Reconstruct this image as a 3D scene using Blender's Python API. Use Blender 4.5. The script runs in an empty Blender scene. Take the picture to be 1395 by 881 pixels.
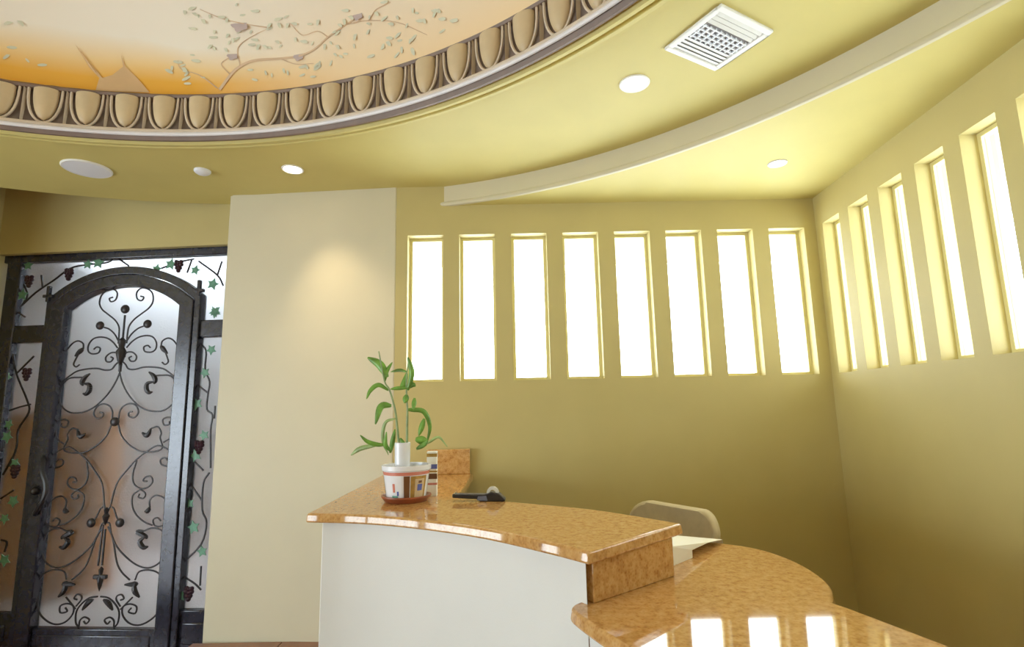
import bpy, bmesh, math, random
from mathutils import Vector, Matrix
random.seed(7)
SCN = bpy.context.scene
COL = SCN.collection
PI = math.pi

# ------------------------------------------------------------------ camera
EYE = Vector((0, 0, 1.5)); PITCH = math.radians(8.93); ROLL = math.atan(0.0201)
cam = bpy.data.cameras.new('camera'); cam.sensor_fit = 'HORIZONTAL'; cam.sensor_width = 36.0
cam.lens = 740.0 / 1395.0 * 36.0; cam.clip_start = 0.05
camo = bpy.data.objects.new('camera', cam); COL.objects.link(camo)
fw = Vector((0, math.cos(PITCH), math.sin(PITCH))); up0 = Vector((0, -math.sin(PITCH), math.cos(PITCH))); rt = Vector((1, 0, 0))
cx = rt * math.cos(ROLL) - up0 * math.sin(ROLL); cy = rt * math.sin(ROLL) + up0 * math.cos(ROLL); cz = -fw
M = Matrix((cx, cy, cz)).transposed().to_4x4(); M.translation = EYE
camo.matrix_world = M
SCN.camera = camo

# ------------------------------------------------------------------ sky
SKY = 12.0
world = bpy.data.worlds.new('sky'); SCN.world = world; world.use_nodes = True
bg = world.node_tree.nodes['Background']
bg.inputs[0].default_value = (0.84, 0.93, 1.0, 1); bg.inputs[1].default_value = SKY

def portal(name, loc, rot, sx, sy):
    l = bpy.data.lights.new(name, 'AREA'); l.shape = 'RECTANGLE'; l.size = sx; l.size_y = sy
    l.cycles.is_portal = True
    o = bpy.data.objects.new(name, l); COL.objects.link(o); o.location = loc; o.rotation_euler = rot
    return o

SCN.view_settings.view_transform = 'Standard'; SCN.view_settings.look = 'None'
SCN.view_settings.gamma = 1.0; SCN.view_settings.use_curve_mapping = False
SCN.view_settings.exposure = 0.0
SCN.cycles.use_denoising = True
SCN.cycles.max_bounces = 10; SCN.cycles.diffuse_bounces = 7; SCN.cycles.transparent_max_bounces = 12
SCN.cycles.sample_clamp_indirect = 6.0

# ------------------------------------------------------------------ helpers
def tag(o, label=None, cat=None, group=None, kind=None):
    if label: o['label'] = label
    if cat: o['category'] = cat
    if group: o['group'] = group
    if kind: o['kind'] = kind
    return o

def link(name, me, mat=None, parent=None, loc=None, rot=None):
    o = bpy.data.objects.new(name, me); COL.objects.link(o)
    if mat is not None and me is not None and not me.materials: me.materials.append(mat)
    if parent is not None: o.parent = parent
    if loc is not None: o.location = loc
    if rot is not None: o.rotation_euler = rot
    return o

def empty(name, loc=(0, 0, 0), rz=0.0, parent=None):
    o = bpy.data.objects.new(name, None); COL.objects.link(o); o.empty_display_size = 0.1
    o.location = loc; o.rotation_euler = (0, 0, rz)
    if parent is not None: o.parent = parent
    return o

class MB:
    """collects geometry, then becomes one mesh"""
    def __init__(self): self.v = []; self.f = []
    def add(self, vs, fs):
        b = len(self.v); self.v += [tuple(p) for p in vs]; self.f += [tuple(b + i for i in f) for f in fs]; return self
    def box(self, x0, x1, y0, y1, z0, z1):
        return self.add([(x0,y0,z0),(x1,y0,z0),(x1,y1,z0),(x0,y1,z0),(x0,y0,z1),(x1,y0,z1),(x1,y1,z1),(x0,y1,z1)],
            [(0,3,2,1),(4,5,6,7),(0,1,5,4),(1,2,6,5),(2,3,7,6),(3,0,4,7)])
    def prism(self, poly, z0, z1):
        n = len(poly); vs = [(p[0], p[1], z0) for p in poly] + [(p[0], p[1], z1) for p in poly]
        fs = [tuple(range(n))[::-1], tuple(range(n, 2 * n))] + [(i, (i + 1) % n, n + (i + 1) % n, n + i) for i in range(n)]
        return self.add(vs, fs)
    def cut_slab(self, poly, z0, z1, inset):   # prism whose sides lean in a little towards the top
        n = len(poly); A = sum(poly[i][0] * poly[(i+1) % n][1] - poly[(i+1) % n][0] * poly[i][1] for i in range(n)); sg = 1 if A > 0 else -1; top = []
        for i in range(n):
            p, a, b = Vector(poly[i]), Vector(poly[i-1]), Vector(poly[(i+1) % n]); t0 = (p - a).normalized(); t1 = (b - p).normalized()
            n0 = Vector((-t0.y, t0.x)) * sg; n1 = Vector((-t1.y, t1.x)) * sg; m = (n0 + n1).normalized(); k = inset / max(0.5, m.dot(n0)); top.append((p.x + m.x * k, p.y + m.y * k))
        vs = [(p[0], p[1], z0) for p in poly] + [(p[0], p[1], z1) for p in top]
        fs = [tuple(range(n))[::-1], tuple(range(n, 2 * n))] + [(i, (i + 1) % n, n + (i + 1) % n, n + i) for i in range(n)]
        return self.add(vs, fs)
    def slab(self, poly, y0, y1):      # polygon in x,z thickened along y
        n = len(poly); vs = [(p[0], y0, p[1]) for p in poly] + [(p[0], y1, p[1]) for p in poly]
        fs = [tuple(range(n)), tuple(range(n, 2 * n))[::-1]] + [(i, n + i, n + (i + 1) % n, (i + 1) % n) for i in range(n)]
        return self.add(vs, fs)
    def tube(self, pts, r, sides=6, closed=False, r1=None):
        P = [Vector(p) for p in pts]; n = len(P); vs = []; fs = []; nrm = None
        for i, p in enumerate(P):
            t = (P[min(i + 1, n - 1)] - P[max(i - 1, 0)])
            if closed: t = P[(i + 1) % n] - P[i - 1]
            if t.length < 1e-9: t = Vector((0, 0, 1))
            t.normalize()
            if nrm is None:
                nrm = t.cross(Vector((0, 1, 0)))
                if nrm.length < 1e-3: nrm = t.cross(Vector((1, 0, 0)))
            else: nrm = nrm - t * nrm.dot(t)
            nrm.normalize(); b = t.cross(nrm)
            rr = r if r1 is None else r + (r1 - r) * i / max(1, n - 1)
            for k in range(sides):
                a = 2 * PI * k / sides; vs.append(p + nrm * (rr * math.cos(a)) + b * (rr * math.sin(a)))
        m = n if closed else n - 1
        for i in range(m):
            j = (i + 1) % n
            for k in range(sides):
                q = (k + 1) % sides; fs.append((i * sides + k, i * sides + q, j * sides + q, j * sides + k))
        if not closed: fs += [tuple(range(sides))[::-1], tuple((n - 1) * sides + k for k in range(sides))]
        return self.add(vs, fs)
    def lathe(self, prof, seg=48, c=(0, 0, 0), closed_prof=False):
        n = len(prof); vs = []; fs = []
        for i in range(seg):
            a = 2 * PI * i / seg
            for r, z in prof: vs.append((c[0] + r * math.cos(a), c[1] + r * math.sin(a), c[2] + z))
        m = n if closed_prof else n - 1
        for i in range(seg):
            j = (i + 1) % seg
            for k in range(m):
                q = (k + 1) % n; fs.append((i * n + k, j * n + k, j * n + q, i * n + q))
        return self.add(vs, fs)
    def ball(self, c, rx, ry=None, rz=None, seg=12, rings=8):
        ry = rx if ry is None else ry; rz = rx if rz is None else rz
        vs = [(c[0], c[1], c[2] + rz)]; fs = []
        for i in range(1, rings):
            t = PI * i / rings
            for k in range(seg):
                a = 2 * PI * k / seg; vs.append((c[0] + rx * math.sin(t) * math.cos(a), c[1] + ry * math.sin(t) * math.sin(a), c[2] + rz * math.cos(t)))
        vs.append((c[0], c[1], c[2] - rz)); L = len(vs) - 1
        for k in range(seg):
            q = (k + 1) % seg; fs.append((0, 1 + k, 1 + q)); fs.append((L, 1 + (rings - 2) * seg + q, 1 + (rings - 2) * seg + k))
        for i in range(rings - 2):
            for k in range(seg):
                q = (k + 1) % seg; a = 1 + i * seg; b = a + seg; fs.append((a + k, b + k, b + q, a + q))
        return self.add(vs, fs)
    def mesh(self, name, smooth=False, merge=True):
        me = bpy.data.meshes.new(name); me.from_pydata(self.v, [], self.f)
        bm = bmesh.new(); bm.from_mesh(me)
        if merge: bmesh.ops.remove_doubles(bm, verts=bm.verts, dist=1e-6)
        bmesh.ops.recalc_face_normals(bm, faces=bm.faces); bm.to_mesh(me); bm.free()
        if smooth:
            for p in me.polygons: p.use_smooth = True
            try: me.set_sharp_from_angle(angle=math.radians(40))
            except Exception: pass
        return me
    def build(self, name, mat, parent=None, smooth=False, bevel=0.0, seg=2, loc=None, rot=None):
        me = self.mesh(name, smooth); o = link(name, me, mat, parent, loc, rot)
        if bevel > 0:
            b = o.modifiers.new('bevel', 'BEVEL'); b.width = bevel; b.segments = seg; b.limit_method = 'ANGLE'; b.angle_limit = math.radians(40)
            b.harden_normals = False
            for p in me.polygons: p.use_smooth = True
            try: me.set_sharp_from_angle(angle=math.radians(60))
            except Exception: pass
        return o

def spline(pts, k=5):
    P = [Vector(p) for p in pts]
    if len(P) < 3: return P
    out = []
    for i in range(len(P) - 1):
        a = P[i - 1] if i else P[0] * 2 - P[1]; b = P[i]; c = P[i + 1]; d = P[i + 2] if i + 2 < len(P) else P[-1] * 2 - P[-2]
        for j in range(k):
            t = j / k
            out.append(0.5 * ((2 * b) + (c - a) * t + (2 * a - 5 * b + 4 * c - d) * t * t + (3 * b - a - 3 * c + d) * t ** 3))
    out.append(P[-1]); return out

# ------------------------------------------------------------------ materials
def mat(name, col, rough=0.6, metal=0.0, var=0.06, scale=6.0, bump=0.0, bscale=120.0, spec=0.5, coat=0.0, col2=None, detail=4.0):
    m = bpy.data.materials.new(name); m.use_nodes = True; nt = m.node_tree; n = nt.nodes; L = nt.links
    b = n['Principled BSDF']; b.inputs['Roughness'].default_value = rough; b.inputs['Metallic'].default_value = metal
    b.inputs['Specular IOR Level'].default_value = spec; b.inputs['Coat Weight'].default_value = coat
    tc = n.new('ShaderNodeTexCoord'); nz = n.new('ShaderNodeTexNoise'); nz.inputs['Scale'].default_value = scale; nz.inputs['Detail'].default_value = detail
    L.new(tc.outputs['Object'], nz.inputs['Vector'])
    rp = n.new('ShaderNodeValToRGB'); rp.color_ramp.elements[0].position = 0.3; rp.color_ramp.elements[1].position = 0.7
    c2 = col2 if col2 else tuple(min(1, c * (1 + var)) for c in col); c1 = col if col2 else tuple(c * (1 - var) for c in col)
    rp.color_ramp.elements[0].color = (*c1, 1); rp.color_ramp.elements[1].color = (*c2, 1)
    L.new(nz.outputs['Fac'], rp.inputs['Fac']); L.new(rp.outputs['Color'], b.inputs['Base Color'])
    if bump > 0:
        nb = n.new('ShaderNodeTexNoise'); nb.inputs['Scale'].default_value = bscale; L.new(tc.outputs['Object'], nb.inputs['Vector'])
        bp = n.new('ShaderNodeBump'); bp.inputs['Strength'].default_value = bump; bp.inputs['Distance'].default_value = 0.01
        L.new(nb.outputs['Fac'], bp.inputs['Height']); L.new(bp.outputs['Normal'], b.inputs['Normal'])
    return m

def emit(name, col, s):
    m = bpy.data.materials.new(name); m.use_nodes = True; nt = m.node_tree
    e = nt.nodes.new('ShaderNodeEmission'); e.inputs[0].default_value = (*col, 1); e.inputs[1].default_value = s
    nt.links.new(e.outputs[0], nt.nodes['Material Output'].inputs[0]); return m

MT = {}
MT['olive'] = mat('olive wall paint', (0.54, 0.455, 0.20), 0.55, var=0.03, scale=3, bump=0.05, bscale=160)
MT['ceil'] = mat('olive ceiling paint', (0.62, 0.53, 0.185), 0.6, var=0.03, scale=3, bump=0.04, bscale=160)
MT['cream'] = mat('cream wall paint', (0.66, 0.61, 0.455), 0.55, var=0.02, scale=3, bump=0.05, bscale=160)
MT['desk'] = mat('white desk paint', (0.74, 0.74, 0.71), 0.5, var=0.015, scale=4, bump=0.04, bscale=160)
MT['jamb'] = mat('pale yellow window paint', (0.78, 0.71, 0.36), 0.5, var=0.02)
MT['floor'] = mat('terracotta floor', (0.27, 0.115, 0.06), 0.25, var=0.2, scale=5, bump=0.05, bscale=40)
MT['grout'] = mat('grout', (0.16, 0.11, 0.085), 0.8)
MT['white'] = mat('white enamel', (0.85, 0.85, 0.83), 0.4, var=0.01)
MT['grille'] = mat('grey white grille', (0.80, 0.82, 0.88), 0.5, var=0.02)
MT['ventdark'] = mat('dark duct', (0.30, 0.29, 0.30), 0.8)
MT['iron'] = mat('dark bronze iron', (0.028, 0.028, 0.046), 0.24, metal=0.2, var=0.3, scale=20, bump=0.04, bscale=40, spec=0.9)
MT['rod'] = mat('wrought iron', (0.035, 0.030, 0.034), 0.42, metal=0.3, var=0.3, scale=30)
MT['ironleaf'] = mat('verdigris painted leaf', (0.12, 0.30, 0.20), 0.5, var=0.25, scale=30)
MT['grape'] = mat('dark plum enamel', (0.035, 0.010, 0.022), 0.3, var=0.3, scale=30)
MT['leaf'] = mat('bamboo leaf', (0.15, 0.32, 0.05), 0.4, var=0.4, scale=18)
MT['leafpale'] = mat('pale bamboo leaf', (0.30, 0.42, 0.16), 0.4, var=0.3, scale=18)
MT['stem'] = mat('bamboo stem', (0.22, 0.30, 0.12), 0.45, var=0.25, scale=30)
MT['ceramic'] = mat('white ceramic', (0.80, 0.82, 0.88), 0.18, var=0.03)
MT['gilt'] = mat('ochre glaze', (0.40, 0.24, 0.06), 0.25, var=0.25, scale=40)
MT['redglaze'] = mat('red glaze', (0.62, 0.22, 0.16), 0.25)
MT['blueglaze'] = mat('blue glaze', (0.10, 0.13, 0.42), 0.25)
MT['greenglaze'] = mat('green glaze', (0.15, 0.36, 0.30), 0.25)
MT['brownglaze'] = mat('brown glaze', (0.16, 0.07, 0.03), 0.25)
MT['terra'] = mat('terracotta', (0.30, 0.085, 0.035), 0.35, var=0.2, scale=20)
MT['soil'] = mat('soil', (0.09, 0.06, 0.04), 0.9, bump=0.6, bscale=60)
MT['paper'] = mat('white paper', (0.88, 0.87, 0.80), 0.6, var=0.01)
MT['black'] = mat('black plastic', (0.02, 0.017, 0.02), 0.3, var=0.2)
MT['tape'] = mat('clear tape roll', (0.62, 0.62, 0.58), 0.25)
MT['greyplastic'] = mat('blue grey plastic', (0.14, 0.16, 0.22), 0.35)
MT['chair'] = mat('beige upholstery', (0.55, 0.47, 0.31), 0.6, var=0.05, scale=30, bump=0.1, bscale=300)
MT['chrome'] = mat('steel', (0.6, 0.6, 0.6), 0.25, metal=1.0, var=0.02)
MT['egg'] = mat('tan ornament paint', (0.60, 0.47, 0.28), 0.45, var=0.08, scale=9)
MT['eggrim'] = mat('pale ornament paint', (0.62, 0.52, 0.40), 0.45, var=0.06, scale=9)
MT['frieze'] = mat('taupe ornament paint', (0.17, 0.125, 0.10), 0.6, var=0.12, scale=9)
MT['bead'] = mat('silver white bead paint', (0.74, 0.72, 0.74), 0.35, var=0.05, scale=8)
MT['fascia'] = mat('brown moulding paint', (0.20, 0.135, 0.10), 0.5, var=0.1, scale=9)
MT['brownwall'] = mat('brown stucco', (0.55, 0.23, 0.06), 0.8, var=0.15, scale=2.5, bump=0.2, bscale=40)
MT['greywall'] = mat('pale grey stucco', (0.72, 0.72, 0.73), 0.8, var=0.05, scale=2)
MT['paving'] = mat('pale paving', (0.62, 0.55, 0.52), 0.7, var=0.1, scale=2)
MT['blocker'] = mat('grey brown eave paint', (0.34, 0.31, 0.27), 0.7)
MT['mlf'] = mat('mural sage', (0.66, 0.67, 0.52), 0.7)
MT['mgr'] = mat('mural mauve', (0.52, 0.43, 0.42), 0.7)
MT['mbr'] = mat('mural brown', (0.68, 0.50, 0.33), 0.7)
MT['mmd'] = mat('mural taupe', (0.64, 0.43, 0.22), 0.7)

def granite():
    m = bpy.data.materials.new('polished orange granite'); m.use_nodes = True; nt = m.node_tree; n = nt.nodes; L = nt.links
    b = n['Principled BSDF']; b.inputs['Roughness'].default_value = 0.045; b.inputs['IOR'].default_value = 1.6
    tc = n.new('ShaderNodeTexCoord')
    def noise(s, d):
        z = n.new('ShaderNodeTexNoise'); z.inputs['Scale'].default_value = s; z.inputs['Detail'].default_value = d; L.new(tc.outputs['Object'], z.inputs['Vector']); return z
    a = noise(42, 7); r = n.new('ShaderNodeValToRGB'); e = r.color_ramp.elements
    e[0].position = 0.30; e[0].color = (0.34, 0.13, 0.03, 1); e[1].position = 0.72; e[1].color = (0.66, 0.40, 0.17, 1)
    x = e.new(0.46); x.color = (0.52, 0.26, 0.075, 1); y = e.new(0.56); y.color = (0.59, 0.325, 0.11, 1)
    L.new(a.outputs['Fac'], r.inputs['Fac'])
    v = n.new('ShaderNodeTexVoronoi'); v.inputs['Scale'].default_value = 90; L.new(tc.outputs['Object'], v.inputs['Vector'])
    r2 = n.new('ShaderNodeValToRGB'); r2.color_ramp.elements[0].position = 0.05; r2.color_ramp.elements[0].color = (0.30, 0.10, 0.02, 1)
    r2.color_ramp.elements[1].position = 0.5; r2.color_ramp.elements[1].color = (0.62, 0.40, 0.17, 1); L.new(v.outputs['Distance'], r2.inputs['Fac'])
    mx = n.new('ShaderNodeMix'); mx.data_type = 'RGBA'; mx.inputs[0].default_value = 0.35
    L.new(r.outputs['Color'], mx.inputs[6]); L.new(r2.outputs['Color'], mx.inputs[7]); L.new(mx.outputs[2], b.inputs['Base Color'])
    return m
MT['granite'] = granite()

def clear_glass():
    m = bpy.data.materials.new('clear window glass'); m.use_nodes = True; nt = m.node_tree; n = nt.nodes; L = nt.links
    n.remove(n['Principled BSDF'])
    t = n.new('ShaderNodeBsdfTransparent'); g = n.new('ShaderNodeBsdfGlossy'); g.inputs['Roughness'].default_value = 0.02
    f = n.new('ShaderNodeMath'); f.operation = 'POWER'; f.inputs[1].default_value = 5.0; lw = n.new('ShaderNodeLayerWeight'); lw.inputs[0].default_value = 0.5; L.new(lw.outputs['Facing'], f.inputs[0])
    nz = n.new('ShaderNodeTexNoise'); nz.inputs['Scale'].default_value = 2.0
    r = n.new('ShaderNodeValToRGB'); r.color_ramp.elements[0].color = (0.93, 0.95, 0.94, 1); r.color_ramp.elements[1].color = (0.97, 0.98, 0.97, 1)
    L.new(nz.outputs['Fac'], r.inputs['Fac']); L.new(r.outputs['Color'], t.inputs['Color'])
    mx = n.new('ShaderNodeMixShader'); L.new(f.outputs[0], mx.inputs[0]); L.new(t.outputs[0], mx.inputs[1]); L.new(g.outputs[0], mx.inputs[2])
    L.new(mx.outputs[0], n['Material Output'].inputs[0]); return m
MT['glass'] = clear_glass()

def obscure_glass():
    m = bpy.data.materials.new('hammered obscure glass'); m.use_nodes = True; nt = m.node_tree; n = nt.nodes; L = nt.links
    b = n['Principled BSDF']; b.inputs['Base Color'].default_value = (0.80, 0.82, 0.84, 1); b.inputs['Roughness'].default_value = 0.30
    b.inputs['Transmission Weight'].default_value = 0.93; b.inputs['IOR'].default_value = 1.12
    tc = n.new('ShaderNodeTexCoord'); z = n.new('ShaderNodeTexNoise'); z.inputs['Scale'].default_value = 70; L.new(tc.outputs['Object'], z.inputs['Vector'])
    bp = n.new('ShaderNodeBump'); bp.inputs['Strength'].default_value = 0.25; bp.inputs['Distance'].default_value = 0.01
    L.new(z.outputs['Fac'], bp.inputs['Height']); L.new(bp.outputs['Normal'], b.inputs['Normal']); return m
MT['obscure'] = obscure_glass()

def mural():
    m = bpy.data.materials.new('painted sunset sky mural'); m.use_nodes = True; nt = m.node_tree; n = nt.nodes; L = nt.links
    b = n['Principled BSDF']; b.inputs['Roughness'].default_value = 0.7
    tc = n.new('ShaderNodeTexCoord'); sp = n.new('ShaderNodeSeparateXYZ'); L.new(tc.outputs['Object'], sp.inputs[0])
    nz = n.new('ShaderNodeTexNoise'); nz.inputs['Scale'].default_value = 1.1; nz.inputs['Detail'].default_value = 3; L.new(tc.outputs['Object'], nz.inputs['Vector'])
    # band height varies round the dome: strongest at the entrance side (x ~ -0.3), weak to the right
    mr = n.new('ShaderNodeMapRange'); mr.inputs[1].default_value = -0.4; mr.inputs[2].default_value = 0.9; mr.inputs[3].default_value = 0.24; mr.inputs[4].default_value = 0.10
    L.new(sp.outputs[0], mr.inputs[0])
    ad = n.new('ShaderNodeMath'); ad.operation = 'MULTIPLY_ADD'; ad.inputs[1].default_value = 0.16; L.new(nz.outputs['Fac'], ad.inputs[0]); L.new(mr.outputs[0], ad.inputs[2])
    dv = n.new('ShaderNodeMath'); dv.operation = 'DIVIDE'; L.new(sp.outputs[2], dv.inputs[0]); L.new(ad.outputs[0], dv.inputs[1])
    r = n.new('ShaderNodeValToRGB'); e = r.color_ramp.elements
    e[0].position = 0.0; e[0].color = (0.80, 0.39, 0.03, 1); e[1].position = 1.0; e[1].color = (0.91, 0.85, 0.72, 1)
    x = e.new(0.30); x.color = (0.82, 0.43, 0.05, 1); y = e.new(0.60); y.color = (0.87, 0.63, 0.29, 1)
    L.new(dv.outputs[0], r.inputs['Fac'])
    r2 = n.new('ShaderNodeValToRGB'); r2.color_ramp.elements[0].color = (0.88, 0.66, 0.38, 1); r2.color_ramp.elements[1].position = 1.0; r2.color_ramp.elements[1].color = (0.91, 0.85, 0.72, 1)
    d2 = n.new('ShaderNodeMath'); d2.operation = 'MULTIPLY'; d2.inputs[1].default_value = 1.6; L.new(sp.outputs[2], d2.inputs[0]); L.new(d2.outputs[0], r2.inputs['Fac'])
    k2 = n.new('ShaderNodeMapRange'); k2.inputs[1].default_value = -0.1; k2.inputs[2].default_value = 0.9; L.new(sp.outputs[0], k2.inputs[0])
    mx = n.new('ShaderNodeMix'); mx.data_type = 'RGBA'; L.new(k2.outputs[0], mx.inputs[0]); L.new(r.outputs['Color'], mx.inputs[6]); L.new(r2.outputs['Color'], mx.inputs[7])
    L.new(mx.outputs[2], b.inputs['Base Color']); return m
MT['mural'] = mural()

# ------------------------------------------------------------------ traced ornament data (metres)
rods = [[(0.035, 2.072), (0.036, 2.158), (0.044, 2.21), (0.08, 2.261), (0.14, 2.307), (0.2, 2.353), (0.227, 2.405), (0.217, 2.467), (0.177, 2.504), (0.121, 2.515), (0.083, 2.481), (0.092, 2.428), (0.13, 2.413), (0.146, 2.439), (0.118, 2.449)], [(0.033, 2.089), (0.073, 2.149), (0.123, 2.19), (0.167, 2.206)], [(0.038, 2.038), (0.079, 2.084), (0.13, 2.117), (0.192, 2.129), (0.248, 2.117), (0.283, 2.073), (0.283, 2.022), (0.249, 1.997), (0.195, 2.003), (0.183, 2.038), (0.213, 2.05), (0.237, 2.032)], [(0.027, 1.961), (0.033, 1.991), (0.059, 2.003), (0.096, 1.997), (0.126, 1.967), (0.116, 1.933), (0.08, 1.93), (0.064, 1.956), (0.085, 1.968)], [(0.326, 2.038), (0.332, 2.08), (0.375, 2.103), (0.421, 2.086), (0.475, 2.025)], [(0.356, 2.011), (0.378, 1.96), (0.39, 1.917), (0.365, 1.897), (0.339, 1.914)], [(0.008, 1.931), (0.037, 1.905), (0.063, 1.87), (0.118, 1.865), (0.188, 1.88), (0.269, 1.878), (0.35, 1.863), (0.406, 1.828), (0.473, 1.776)], [(0.266, 1.81), (0.337, 1.813), (0.408, 1.807), (0.456, 1.76), (0.471, 1.693), (0.458, 1.626), (0.41, 1.57), (0.342, 1.538), (0.254, 1.54), (0.181, 1.566), (0.124, 1.609), (0.064, 1.677), (0.02, 1.753), (-0.008, 1.838), (-0.015, 1.915)], [(-0.013, 1.462), (-0.003, 1.495), (0.005, 1.545), (0.037, 1.585), (0.089, 1.601), (0.135, 1.583), (0.157, 1.533), (0.126, 1.493), (0.081, 1.502), (0.078, 1.531), (0.108, 1.538)], [(-0.013, 1.462), (-0.001, 1.429), (0.023, 1.363), (0.073, 1.305), (0.139, 1.26), (0.207, 1.234), (0.303, 1.233), (0.366, 1.26), (0.343, 1.334), (0.348, 1.374), (0.318, 1.419), (0.266, 1.408)], [(0.372, 1.301), (0.429, 1.34), (0.468, 1.405), (0.453, 1.47), (0.399, 1.488), (0.357, 1.472), (0.369, 1.431), (0.408, 1.434), (0.411, 1.459)], [(0.465, 1.215), (0.397, 1.256), (0.325, 1.277), (0.25, 1.238), (0.168, 1.178), (0.097, 1.099), (0.035, 1.02), (0.008, 0.94), (-0.009, 0.846), (-0.026, 0.799)], [(0.451, 1.227), (0.47, 1.159), (0.434, 1.123), (0.372, 1.136), (0.36, 1.172), (0.394, 1.187), (0.417, 1.167)], [(0.169, 1.17), (0.147, 1.074), (0.159, 1.003), (0.214, 0.963), (0.274, 0.97), (0.31, 1.009), (0.293, 1.049), (0.25, 1.045), (0.235, 1.018), (0.266, 1.014)], [(0.214, 0.923), (0.207, 0.899), (0.247, 0.891), (0.261, 0.923), (0.224, 0.951), (0.191, 0.939), (0.159, 0.908), (0.166, 0.829), (0.207, 0.766), (0.271, 0.719), (0.333, 0.696)], [(0.305, 0.82), (0.3, 0.875), (0.34, 0.91), (0.401, 0.898), (0.448, 0.851), (0.463, 0.781), (0.443, 0.711), (0.394, 0.688), (0.35, 0.696), (0.338, 0.735), (0.371, 0.75), (0.399, 0.727)], [(0.002, 0.83), (0.021, 0.814), (0.044, 0.759), (0.069, 0.724)], [(-0.028, 0.716), (-0.005, 0.707), (0.012, 0.64), (0.064, 0.545), (0.145, 0.469), (0.235, 0.413), (0.32, 0.395), (0.4, 0.428), (0.456, 0.498), (0.459, 0.592), (0.411, 0.658), (0.336, 0.677), (0.275, 0.658)], [(-0.019, 0.688), (0.027, 0.602), (0.069, 0.441), (0.114, 0.367), (0.182, 0.311)], [(0.223, 0.311), (0.249, 0.367), (0.321, 0.381), (0.395, 0.363), (0.441, 0.312), (0.451, 0.202), (0.419, 0.092), (0.353, 0.029), (0.274, 0.001), (0.2, 0.018), (0.148, 0.072), (0.148, 0.127), (0.198, 0.145), (0.251, 0.128), (0.245, 0.082), (0.193, 0.091), (0.211, 0.118)], [(0.214, 0.191), (0.176, 0.154), (0.129, 0.108)], [(0.127, 0.127), (0.091, 0.172), (0.094, 0.2), (0.129, 0.209), (0.148, 0.182), (0.123, 0.172)], [(-0.036, 0.195), (0.027, 0.186), (0.084, 0.145), (0.12, 0.09), (0.117, 0.017), (0.09, -0.017)], [(0.089, -0.01), (0.085, 0.031), (0.052, 0.053), (0.012, 0.035), (0.035, 0.008), (0.056, 0.026)]]
leafrods = [[(0.326, 2.046), (0.346, 2.02), (0.385, 1.981)], [(0.236, 1.84), (0.275, 1.81), (0.291, 1.772), (0.28, 1.747)], [(0.279, 1.764), (0.226, 1.752), (0.22, 1.707), (0.241, 1.681), (0.268, 1.685)], [(0.266, 1.408), (0.248, 1.364), (0.227, 1.356), (0.197, 1.377)], [(0.304, 0.828), (0.294, 0.801), (0.269, 0.797)], [(0.275, 0.658), (0.223, 0.649), (0.284, 0.62), (0.301, 0.601)], [(0.284, 0.615), (0.245, 0.582), (0.275, 0.54), (0.311, 0.545)], [(0.148, 0.279), (0.226, 0.283), (0.246, 0.293)], [(0.219, 0.302), (0.23, 0.237), (0.271, 0.192)], [(-0.008, 0.176), (0.031, 0.154), (0.072, 0.103)]]
balls = [(0.2, 2.221), (0.078, 0.716)]
cballs = [(-0.005, 2.347), (-0.031, 1.463)]
crods = [[(0.003, 2.073), (-0.007, 2.299)], [(-0.055, 0.669), (-0.044, 0.413)]]
coll = [[(-0.016, 2.125), (-0.006, 1.885)], [(-0.017, 1.949), (-0.013, 1.838)], [(-0.029, 0.83), (-0.041, 0.697)], [(-0.05, 0.408), (-0.045, 0.231)]]
vines = [[(-1.774, 2.4), (-1.656, 2.512), (-1.505, 2.613), (-1.374, 2.705), (-1.234, 2.729), (-1.054, 2.741), (-0.998, 2.788)], [(-1.623, 2.657), (-1.599, 2.549)], [(-1.768, 2.584), (-1.725, 2.495), (-1.756, 2.419)], [(-0.977, 2.777), (-0.87, 2.704)], [(-0.277, 2.718), (-0.113, 2.597), (-0.058, 2.509)], [(-0.113, 2.597), (-0.081, 2.71)], [(-0.337, 2.73), (-0.368, 2.626)], [(-1.789, 2.353), (-1.722, 2.312)], [(-0.588, 2.673), (-0.454, 2.716), (-0.318, 2.739)], [(-1.812, 2.068), (-1.738, 1.856), (-1.621, 1.646), (-1.594, 1.55), (-1.666, 1.416), (-1.663, 1.282), (-1.702, 1.137)], [(-1.606, 1.992), (-1.738, 1.856)], [(-1.76, 1.567), (-1.674, 1.592), (-1.587, 1.611)], [(-1.678, 1.221), (-1.749, 1.074)], [(-1.643, 0.959), (-1.743, 0.896)], [(-1.701, 0.593), (-1.649, 0.577), (-1.658, 0.507)], [(-0.222, 2.054), (-0.165, 1.995), (-0.162, 1.852), (-0.118, 1.752), (-0.126, 1.654), (-0.125, 1.543), (-0.078, 1.5), (-0.085, 1.39), (-0.074, 1.227), (-0.066, 1.105)], [(-0.228, 1.74), (-0.127, 1.668)], [(-0.061, 1.569), (-0.062, 1.472)], [(-0.073, 1.072), (-0.115, 0.994), (-0.11, 0.806), (-0.07, 0.713), (-0.101, 0.56), (-0.233, 0.423), (-0.227, 0.348), (-0.131, 0.288), (-0.078, 0.244)], [(-0.09, 0.408), (-0.088, 0.274)], [(-0.218, 0.995), (-0.115, 0.868)], [(-0.195, 1.153), (-0.122, 1.089)]]
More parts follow.
